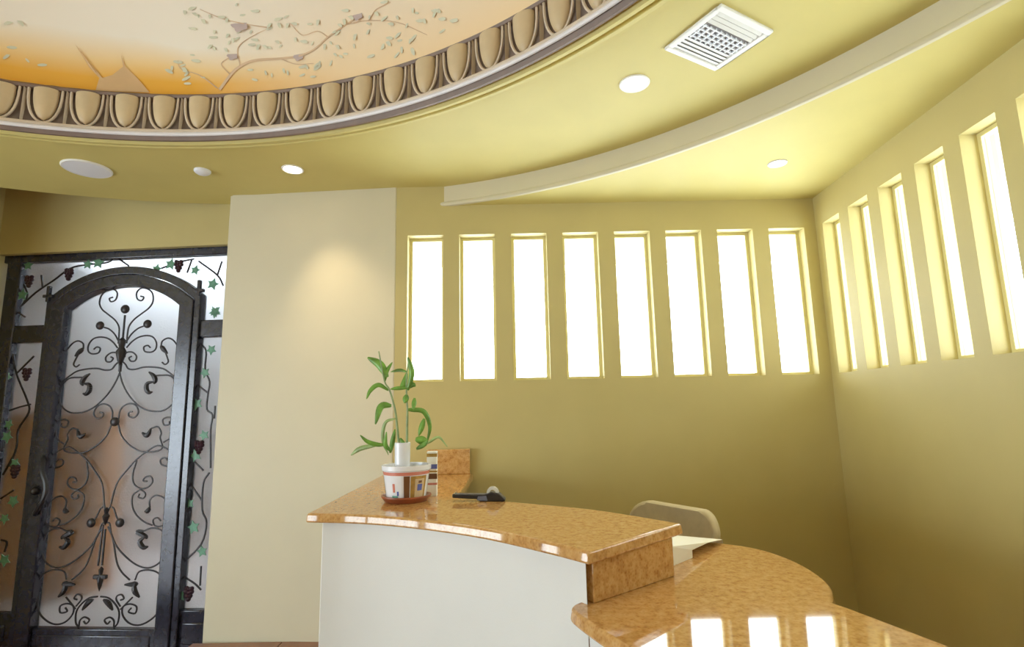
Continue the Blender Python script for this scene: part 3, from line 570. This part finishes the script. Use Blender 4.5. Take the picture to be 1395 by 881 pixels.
for x, z in ((0, 0), (-0.022, 0.006), (0.022, 0.006), (-0.012, -0.022), (0.012, -0.022), (0, 0.024), (0.0, -0.044), (-0.02, 0.03), (0.02, 0.028)): gm.ball((x, -0.008, z), 0.017, seg=8, rings=6)
gme = gm.mesh('grape_cluster', True); gme.materials.append(MT['grape'])
for x, z in grapes: link('grape_cluster', gme, None, SU, (x, -0.002, z))
for sx in (-1, 1):                          # small pinned hinges at the arch shoulders
    x = CU + sx * 0.635
    h = MB(); h.box(x - 0.012, x + 0.012, -0.05, -0.02, 2.42, 2.55); h.box(x - 0.04, x + 0.04, -0.05, -0.02, 2.455, 2.48); h.build('shoulder_pin', MT['iron'], SU, bevel=0.004)

DO = empty('door_1', EO, ERZ); tag(DO, 'arched dark iron entry door with scrollwork over obscure glass', 'door', kind='structure')
arch_band(0.483, 2.355, 2.530, 0.596, 2.395, 2.620, -0.045, 0.045, 'leaf_frame', DO)
bar(CU - 0.483, CU + 0.483, FB + 0.01, -0.02, DO, 'bottom_rail', -0.018, 0.04)
bar(CU - 0.44, CU + 0.44, FB + 0.05, -0.06, DO, 'raised_panel', -0.026, 0.0, bev=0.01)
# glass of the leaf
n = 24; m = MB(); pts = [(CU + 0.5 * (2 * i / n - 1), arch(0.5 * (2 * i / n - 1), 0.5, 2.36, 2.54)) for i in range(n + 1)]
m.slab([(CU - 0.5, -0.05)] + [(CU + 0.5, -0.05)] + pts[::-1], 0.030, 0.036); m.build('pane', MT['obscure'], DO)
def rodobj(pts, r, name, par, sub=4):
    MB().tube([(p.x, 0.004, p.z) for p in spline([(x, 0, z) for x, z in pts], sub)], r, 6).build(name, MT['rod'], par, smooth=True)
for l in rods:
    for sgn in (1, -1): rodobj([(CU + sgn * min(0.487, uc(u, z)), z) for u, z in l], 0.0063, 'scroll', DO)
for l in leafrods:
    for sgn in (1, -1):
        P = spline([(CU + sgn * min(0.48, uc(u, z)), 0, z) for u, z in l], 4); m = MB(); N_ = len(P)
        # tapered iron leaf: fat in the middle
        segs = []
        for i in range(N_ - 1):
            w0 = 0.006 + 0.013 * math.sin(PI * i / (N_ - 1)); w1 = 0.006 + 0.013 * math.sin(PI * (i + 1) / (N_ - 1))
            m.tube([(P[i].x, 0.0, P[i].z), (P[i+1].x, 0.0, P[i+1].z)], w0, 6, r1=w1)
        m.build('iron_leaf', MT['rod'], DO, smooth=True)
for (u, z) in balls:
    for sgn in (1, -1): MB().ball((CU + sgn * uc(u, z), 0.0, z), 0.034, 0.018, 0.034).build('rosette', MT['rod'], DO, smooth=True)
for (u, z) in cballs: MB().ball((CU, 0.0, z), 0.036, 0.02, 0.036).build('rosette', MT['rod'], DO, smooth=True)
for l in crods: rodobj([(CU, z) for u, z in l], 0.0078, 'stem', DO)
rodobj([(CU, 2.07), (CU, 1.85)], 0.012, 'stem', DO)
rodobj([(CU - 0.02, 0.70), (CU - 0.03, 0.41)], 0.0075, 'stem', DO)
for (l, w) in ((coll[0], 0.038), (coll[2], 0.024), (coll[3], 0.022)):
    z1, z0 = l[0][1], l[1][1]; zc = (z0 + z1) / 2; hh = (z1 - z0) / 2
    MB().lathe([(0.001, hh), (w * 0.75, hh * 0.75), (w * 0.5, hh * 0.3), (w, 0.0), (w * 0.55, -hh * 0.6), (0.001, -hh)], 10).build('collar', MT['rod'], DO, smooth=True, loc=(CU, 0, zc))
MB().box(CU - 0.055, CU + 0.055, -0.012, 0.008, 0.318, 0.35).build('finial_cross', MT['rod'], DO, bevel=0.008)
# pull handle and lock on the left stile
H = MB(); H.box(-1.44, -1.375, -0.045, -0.018, 0.86, 1.02); H.build('lock_plate', MT['black'], DO, bevel=0.01)
MB().tube(spline([(-1.40, -0.02, 1.22), (-1.36, -0.06, 1.19), (-1.33, -0.085, 1.10), (-1.29, -0.09, 1.02), (-1.285, -0.09, 0.94), (-1.32, -0.085, 0.86), (-1.38, -0.06, 0.80), (-1.41, -0.02, 0.78)], 5), 0.017, 8).build('pull_handle', MT['black'], DO, smooth=True)
MB().ball((-1.405, -0.055, 0.96), 0.032, 0.03, 0.032).build('lock_knob', MT['black'], DO, smooth=True)

# ------------------------------------------------------------------ ceiling fixtures
def downlight(x, y, z, r, label, power, col, es, blend=0.8, ang=90, tilt=(0, 0, 0)):
    t = empty('downlight', (x, y, z)); tag(t, label, 'ceiling light', 'recessed downlights')
    MB().lathe([(r, 0.004), (r, -0.004), (r * 0.97, -0.007), (r * 0.86, -0.006), (r * 0.82, 0.002)], 36).build('trim_ring', MT['white'], t, smooth=True)
    MB().lathe([(0.001, -0.003), (r * 0.5, -0.0035), (r * 0.84, -0.001)], 32).build('lens', emit('lamp glow', col, es), t, smooth=True)
    l = bpy.data.lights.new('lamp', 'SPOT'); l.energy = power; l.color = col; l.spot_size = math.radians(ang); l.spot_blend = blend; l.shadow_soft_size = r * 0.7
    o = bpy.data.objects.new('lamp', l); COL.objects.link(o); o.parent = t; o.location = (0, 0, -0.02); o.rotation_euler = tilt
    return t
downlight(0.658, 2.585, HC, 0.078, 'glowing round downlight near the square air vent', 20, (1, 0.86, 0.66), 14)
downlight(-1.48, 3.505, HC, 0.072, 'warm downlight close to the cream pier', 46, (1, 0.78, 0.48), 14, 1.0, 74, (math.radians(8), math.radians(-14), 0))
downlight(1.697, 3.24, HO, 0.058, 'small downlight in the lowered ceiling by the windows', 9, (1, 0.86, 0.66), 10)
sp = empty('ceiling_speaker', (-2.83, 3.43, HC)); tag(sp, 'large flat white round ceiling speaker above the entry', 'speaker')
MB().lathe([(0.142, 0.003), (0.142, -0.006), (0.136, -0.011), (0.128, -0.010)], 48).build('rim', MT['white'], sp, smooth=True)
MB().lathe([(0.129, -0.009), (0.08, -0.013), (0.001, -0.014)], 48).build('grille', MT['grille'], sp, smooth=True)
sd = empty('smoke_detector', (-2.093, 3.497, HC)); tag(sd, 'tiny white round detector between the speaker and warm downlight', 'detector')
MB().lathe([(0.052, 0.003), (0.052, -0.010), (0.046, -0.018)], 32).build('base', MT['grille'], sd, smooth=True)
MB().lathe([(0.046, -0.018), (0.034, -0.026), (0.001, -0.028)], 32).build('cap', MT['grille'], sd, smooth=True)
# square air vent
VA = math.atan2(0.17, 0.297)
ve = empty('air_vent', (0.966, 2.254, HC), VA); tag(ve, 'square white ceiling air vent with louvres', 'air vent')
hx, hy = 0.172, 0.162; fwid = 0.028
m = MB(); m.box(-hx, hx, -hy, -hy + fwid, -0.012, 0.003); m.box(-hx, hx, hy - fwid, hy, -0.012, 0.003); m.box(-hx, -hx + fwid, -hy + fwid, hy - fwid, -0.012, 0.003); m.box(hx - fwid, hx, -hy + fwid, hy - fwid, -0.012, 0.003)
m.build('frame', MT['white'], ve, bevel=0.004)
MB().box(-hx + fwid, hx - fwid, -hy + fwid, hy - fwid, -0.0015, 0.003).build('duct', MT['ventdark'], ve)
ix, iy = hx - fwid, hy - fwid
def slat(y, tilt, name='louvre'):
    c, s = math.cos(tilt), math.sin(tilt); w = 0.0105
    MB().add([(-ix, y - w * c, -0.007 - w * s * 0.5), (ix, y - w * c, -0.007 - w * s * 0.5), (ix, y + w * c, -0.007 + w * s * 0.5), (-ix, y + w * c, -0.007 + w * s * 0.5), (-ix, y - w * c, -0.0055 - w * s * 0.5), (ix, y - w * c, -0.0055 - w * s * 0.5), (ix, y + w * c, -0.0055 + w * s * 0.5), (-ix, y + w * c, -0.0055 + w * s * 0.5)],
        [(0,1,2,3),(4,7,6,5),(0,4,5,1),(1,5,6,2),(2,6,7,3),(3,7,4,0)]).build(name, MT['white'], ve)
for k in range(3): slat(-iy + 0.014 + 0.024 * k, -0.6)
for k in range(4): slat(iy - 0.012 - 0.022 * k, 0.5)
for k in range(9): MB().box(-ix + 0.012 + (2 * ix - 0.024) * k / 8 - 0.004, -ix + 0.012 + (2 * ix - 0.024) * k / 8 + 0.004, -iy + 0.085, iy - 0.09, -0.010, -0.002).build('louvre', MT['grille'], ve)
for k in range(4): MB().box(-ix, ix, -iy + 0.09 + 0.024 * k, -iy + 0.096 + 0.024 * k, -0.0105, -0.002).build('cross_bar', MT['grille'], ve)

# ------------------------------------------------------------------ reception desk
# raised counter: front edge curves, right end square, left run goes back to the wall
def sm(pts, k=8): return [(p.x, p.y) for p in spline([(x, y, 0) for x, y in pts], k)]
front = sm([(-0.91, 2.45), (-0.64, 2.385), (-0.383, 2.261), (-0.121, 2.078), (0.097, 1.858), (0.217, 1.721)])
back = sm([(0.617, 2.098), (0.444, 2.303), (0.27, 2.466), (-0.064, 2.678), (-0.27, 2.785)])
top_poly = front + back + [(-0.282, 2.86), (-0.282, 3.845), (-0.915, 3.845)]
RD = empty('reception_desk', (0, 0, 0)); tag(RD, 'reception desk with orange granite tops on white painted walls', 'reception desk')
ct = MB().cut_slab(top_poly, 1.032, 1.07, 0.0042).build('raised_counter', MT['granite'], RD, bevel=0.008, seg=3)
ct['label'] = 'raised orange granite counter slab with rounded edge'
# base wall of the raised counter
def offs(pl, d):
    out = []
    for i, p in enumerate(pl):
        a = Vector(pl[max(0, i - 1)]); b = Vector(pl[min(len(pl) - 1, i + 1)]); t = (b - a).normalized(); out.append((p[0] - t.y * d, p[1] + t.x * d))
    return out
fcut = [p for p in front if p[0] > -0.84 and p[0] < 0.205]
bo = offs(fcut, 0.045); bi = [p for p in offs(fcut, 0.165) if p[0] < 0.12]; bo = [p for p in bo if p[0] < 0.205] + [(0.216, 1.786)]
bo[0] = (-0.845, bo[0][1]); 
base_poly = bo + bi[::-1] + [(-0.70, bi[0][1] + 0.03), (-0.70, 3.84), (-0.845, 3.84)]
bs = MB().prism(base_poly, 0.0, 1.032).build('front_wall', MT['desk'], RD, bevel=0.006)
# granite riser at the end between raised counter and lower desk
rs = MB().prism([(0.238, 1.795), (0.562, 2.052), (0.542, 2.082), (0.217, 1.825)], 0.90, 1.032).build('end_riser', MT['granite'], RD, bevel=0.004)
# lower desk
low = sm([(0.47, 0.75), (0.40, 1.05), (0.335, 1.30), (0.267, 1.485), (0.215, 1.60), (0.163, 1.735), (0.165, 1.79), (0.20, 1.83)], 5)
low = low[::-1]
rightedge = sm([(0.20, 1.83), (0.30, 2.0), (0.45, 2.28), (0.60, 2.47), (0.75, 2.545), (0.894, 2.516), (1.01, 2.42), (1.066, 2.28), (1.078, 2.10), (1.045, 1.92), (0.965, 1.765)], 5)
re2 = [(0.985, 1.72), (1.028, 1.593), (1.075, 1.447), (1.12, 1.25), (1.15, 1.0), (1.16, 0.75)]
lpoly = rightedge + re2 + low[::-1][:-1]
ld = MB().cut_slab(lpoly, 0.862, 0.90, 0.0065).build('lower_top', MT['granite'], RD, bevel=0.008, seg=3)
ld['label'] = 'lower orange granite top with round end'
lb = [p for p in low[::-1] if 0.75 <= p[1] <= 1.74]
lo_ = offs(lb, -0.05); li_ = offs(lb, -0.15)
lbs = MB().prism(lo_ + li_[::-1], 0.0, 0.862).build('front_wall', MT['desk'], RD, bevel=0.006)
pd = MB(); pd.lathe([(0.001, 0.862), (0.07, 0.862), (0.05, 0.84), (0.05, 0.03), (0.20, 0.015), (0.20, 0.0), (0.001, 0.0)], 24, (0.80, 2.12, 0))
pdo = pd.build('pedestal_leg', MT['chrome'], RD, smooth=True)
# granite splash block on the counter at the wall
spb = MB().box(-0.60, -0.306, 3.80, 3.846, 1.07, 1.235).build('granite_splash', MT['granite'], bevel=0.004)
tag(spb, 'short granite splash block against the back wall behind the plant', 'splash block')

# ------------------------------------------------------------------ things on the counter
PX, PY = -0.530, 2.735
ZT = 1.0705
sau = MB().lathe([(0.001, 0.006), (0.085, 0.006), (0.112, 0.030), (0.120, 0.030), (0.120, 0.024), (0.098, 0.0), (0.001, 0.0)], 40, (PX, PY, ZT)).build('saucer', MT['terra'], smooth=True)
tag(sau, 'terracotta saucer under the painted ceramic pot', 'saucer')
pot = empty('flower_pot', (PX, PY, ZT + 0.007)); tag(pot, 'white ceramic pot painted with panels holding lucky bamboo', 'pot')
PR0, PR1, PH = 0.092, 0.112, 0.165
MB().lathe([(0.001, 0), (PR0, 0), (PR1, PH - 0.025), (PR1 + 0.007, PH - 0.022), (PR1 + 0.008, PH), (PR1 - 0.006, PH), (PR1 - 0.010, PH - 0.03), (0.001, PH - 0.03)], 48).build('body', MT['ceramic'], pot, smooth=True)
MB().lathe([(0.001, PH - 0.022), (PR1 - 0.009, PH - 0.022)], 32).build('soil', MT['soil'], pot)
def cyl_patch(a0, a1, z0, z1, off, name, m, par, n=8):
    mb = MB(); vs = []
    for i in range(n + 1):
        a = a0 + (a1 - a0) * i / n
        for z in (z0, z1):
            r = PR0 + (PR1 - PR0) * z / (PH - 0.025) + off; vs.append((r * math.sin(a), -r * math.cos(a), z))
    mb.add(vs, [(2*i, 2*i+2, 2*i+3, 2*i+1) for i in range(n)]); return mb.build(name, MT[m], par, smooth=True)
cyl_patch(-PI, PI, 0.122, 0.137, 0.0012, 'red_band', 'redglaze', pot, 48)
for k, (a, m_) in enumerate(((-0.42, 'ceramic'), (0.80, 'gilt'), (2.0, 'ceramic'), (3.2, 'gilt'), (4.6, 'ceramic'))):
    p = cyl_patch(a - 0.42, a + 0.42, 0.008, 0.118, 0.001, 'painted_panel', m_, pot)
    if m_ == 'ceramic':
        cyl_patch(a - 0.05, a + 0.07, 0.045, 0.085, 0.002, 'painted_figure', 'redglaze', p, 3); cyl_patch(a - 0.12, a + 0.2, 0.012, 0.03, 0.002, 'painted_base', 'greenglaze', p, 3)
        cyl_patch(a + 0.16, a + 0.25, 0.03, 0.05, 0.002, 'painted_figure', 'blueglaze', p, 3)
    else:
        cyl_patch(a - 0.22, a + 0.28, 0.02, 0.105, 0.002, 'painted_medallion', 'mural' if False else 'egg', p, 5); cyl_patch(a - 0.10, a + 0.16, 0.05, 0.08, 0.003, 'painted_figure', 'blueglaze', p, 3)
        cyl_patch(a - 0.06, a + 0.12, 0.085, 0.096, 0.003, 'painted_figure', 'brownglaze', p, 3)
for a in (0.19,): cyl_patch(a - 0.12, a + 0.14, 0.004, 0.120, 0.0016, 'painted_border', 'brownglaze', pot, 3)
# lucky bamboo
pl = empty('bamboo_plant', (PX, PY, ZT + 0.145)); tag(pl, 'leafy lucky bamboo plant growing from the painted pot', 'plant')
def L3(x, z, dy=0.0): return (x * (PY / 2.70) - PX, dy, 1.5 + (z - 1.5) * (PY / 2.70) - (ZT + 0.145))
for k, s in enumerate(stems):
    s = [(s[0][0], 1.24)] + list(s); MB().tube(spline([L3(x, z) for x, z in s], 4), 0.0075, 8, r1=0.003).build('stem', MT['stem'], pl, smooth=True)
for k, (pts, w) in enumerate(blades):
    dy0 = random.uniform(-0.01, 0.01); dy1 = random.uniform(-0.06, 0.05)
    n0 = len(pts); P = spline([L3(x, z, dy0 + (dy1 - dy0) * i / max(1, n0 - 1)) for i, (x, z) in enumerate(pts)], 6); 
    if n0 == 2: P = [P[0].lerp(P[1], t / 6) for t in range(7)]
    vs = []; N_ = len(P)
    for i, p in enumerate(P):
        t = (P[min(i + 1, N_ - 1)] - P[max(0, i - 1)]).normalized(); s = t.cross(Vector((0.0, -1, 0.25))).normalized(); u = i / (N_ - 1)
        hw = max(0.0012, 0.95 * w * 0.5 * 2 * math.sin(PI * min(1, (u * 0.86 + 0.10))) ** 0.8)
        f_ = Vector((0, 0.25 * hw, 0))
        vs += [p + s * hw + f_, p, p - s * hw + f_]
    fs = []
    for i in range(N_ - 1): fs += [(3*i, 3*i+1, 3*i+4, 3*i+3), (3*i+1, 3*i+2, 3*i+5, 3*i+4)]
    o = MB().add(vs, fs).build('leaf', MT['leafpale' if k in (4, 18, 6) else 'leaf'], pl, smooth=True)
    sd_ = o.modifiers.new('thick', 'SOLIDIFY'); sd_.thickness = 0.0012
sl = MB().lathe([(0.036, 0.0), (0.038, 0.135), (0.036, 0.137), (0.034, 0.135), (0.032, 0.0)], 28, (-0.015, -0.03, 0.135)).build('inner_sleeve', MT['ceramic'], pot, smooth=True)
bx = empty('small_carton', (-0.422, 2.875, ZT)); tag(bx, 'narrow white carton with coloured stripes behind the pot', 'carton')
MB().box(-0.028, 0.022, -0.02, 0.02, 0.0, 0.222).build('body', MT['paper'], bx, bevel=0.002)
for z0, z1, m_ in ((0.135, 0.158, 'blueglaze'), (0.085, 0.112, 'brownglaze'), (0.118, 0.126, 'gilt'), (0.195, 0.212, 'gilt'), (0.056, 0.066, 'redglaze')):
    MB().box(-0.0285, 0.0225, -0.0206, 0.0, z0, z1).build('stripe', MT[m_], bx)
# tape dispenser
td = empty('tape_dispenser', (-0.165, 2.690, ZT), -0.12); tag(td, 'low black tape dispenser with a pale roll at the counter edge', 'tape dispenser')
MB().slab([(-0.135, 0.016), (-0.135, 0.034), (0.02, 0.032), (0.055, 0.042), (0.09, 0.036), (0.118, 0.012), (0.118, 0.0), (-0.0, 0.0), (-0.02, 0.012)], -0.024, 0.024).build('body', MT['black'], td, bevel=0.004)
MB().slab([(-0.015, 0.006), (-0.01, 0.024), (0.03, 0.026), (0.035, 0.004)], -0.0255, -0.022).build('side_plate', MT['greyplastic'], td)
t_ = MB().lathe([(0.014, -0.010), (0.028, -0.010), (0.028, 0.010), (0.014, 0.010)], 28, closed_prof=True).build('tape_roll', MT['tape'], td, smooth=True, loc=(0.058, 0, 0.038), rot=(PI / 2, 0, 0))
MB().box(-0.02, 0.02, -0.003, 0.003, -0.0, 0.02).build('cutter', MT['chrome'], td, loc=(-0.125, 0, 0.018), rot=(0, 0, PI / 2))
# folded card on the lower desk
m = MB(); A, B_, C_, D_ = (0.586, 2.171, 0.9005), (0.700, 2.283, 0.9005), (0.700, 2.281, 0.9305), (0.586, 2.171, 0.972)
E_, F_ = (0.902, 2.50, 0.9175), (0.715, 2.61, 0.915)
def mid(p, q, t=0.5, dz=0.0): return (p[0] + (q[0]-p[0]) * t, p[1] + (q[1]-p[1]) * t, p[2] + (q[2]-p[2]) * t + dz)
m.add([A, B_, C_, D_, mid(C_, E_, 0.5, 0.008), mid(D_, F_, 0.5, 0.008), E_, F_, (0.905, 2.505, 0.9005), (0.717, 2.615, 0.9005)], [(0, 1, 2, 3), (3, 2, 4, 5), (5, 4, 6, 7), (7, 6, 8, 9)])
cd = m.build('paper_leaflet', MT['paper'], smooth=False); s_ = cd.modifiers.new('thick', 'SOLIDIFY'); s_.thickness = 0.0015; s_.offset = -1
tag(cd, 'folded white paper leaflet standing on the lower granite desk', 'leaflet')

# ------------------------------------------------------------------ beige office chair
CHX, CHY = 0.60, 2.80
ch = empty('office_chair', (0.640, 2.835, 0.0), math.atan2(-0.42, 0.28) + PI / 2); tag(ch, 'beige office chair with rounded backrest behind the desk', 'chair')
# local: +x is towards the backrest, y across
def shell(hw, z0, z1, x0, thick, r, n=8):
    pts = []
    for cx_, cz_, a0_ in ((hw - r, z1 - r, 0), (-hw + r, z1 - r, PI / 2), (-hw + r * 0.6, z0 + r * 0.6, PI), (hw - r * 0.6, z0 + r * 0.6, 1.5 * PI)):
        rr = r if cz_ > (z0 + z1) / 2 else r * 0.6
        for k in range(n + 1):
            a = a0_ + PI / 2 * k / n; pts.append((cx_ + rr * math.cos(a), cz_ + rr * math.sin(a)))
    return pts
pts = shell(0.285, 0.50, 0.985, 0, 0, 0.11)
vs = []; n = len(pts)
for off in (0.0, 0.055):
    for (y, z) in pts: vs.append((0.20 + off - 0.9 * y * y + 0.10 * (z - 0.5), y, z))
mb = MB().add(vs, [tuple(range(n)), tuple(range(n, 2 * n))[::-1]] + [(i, n + i, n + (i + 1) % n, (i + 1) % n) for i in range(n)])
mb.build('backrest', MT['chair'], ch, bevel=0.018, seg=4)
sp_ = [(x, y) for x, y in shell(0.235, -0.23, 0.23, 0, 0, 0.08)]
MB().prism(sp_, 0.42, 0.49).build('seat', MT['chair'], ch, bevel=0.02, seg=3)
MB().box(0.20, 0.235, -0.04, 0.04, 0.40, 0.56).build('back_bracket', MT['black'], ch, bevel=0.006)
MB().box(-0.02, 0.235, -0.04, 0.04, 0.385, 0.42).build('seat_bracket', MT['black'], ch, bevel=0.006)
MB().lathe([(0.001, 0.40), (0.028, 0.40), (0.028, 0.10), (0.05, 0.09), (0.05, 0.05), (0.001, 0.05)], 20).build('gas_column', MT['chrome'], ch, smooth=True)
for k in range(5):
    a = 2 * PI * k / 5 + 0.3
    lg = MB().add([(0.03, -0.022, 0.06), (0.03, 0.022, 0.06), (0.03, 0.022, 0.095), (0.03, -0.022, 0.095), (0.26, -0.014, 0.055), (0.26, 0.014, 0.055), (0.26, 0.014, 0.075), (0.26, -0.014, 0.075)], [(0,1,2,3),(4,7,6,5),(0,4,5,1),(1,5,6,2),(2,6,7,3),(3,7,4,0)]).build('leg', MT['black'], ch, rot=(0, 0, a))
    MB().lathe([(0.001, -0.011), (0.028, -0.011), (0.028, 0.011), (0.001, 0.011)], 16).build('caster', MT['black'], lg, loc=(0.25, 0, 0.0285), rot=(PI / 2, 0, 0))
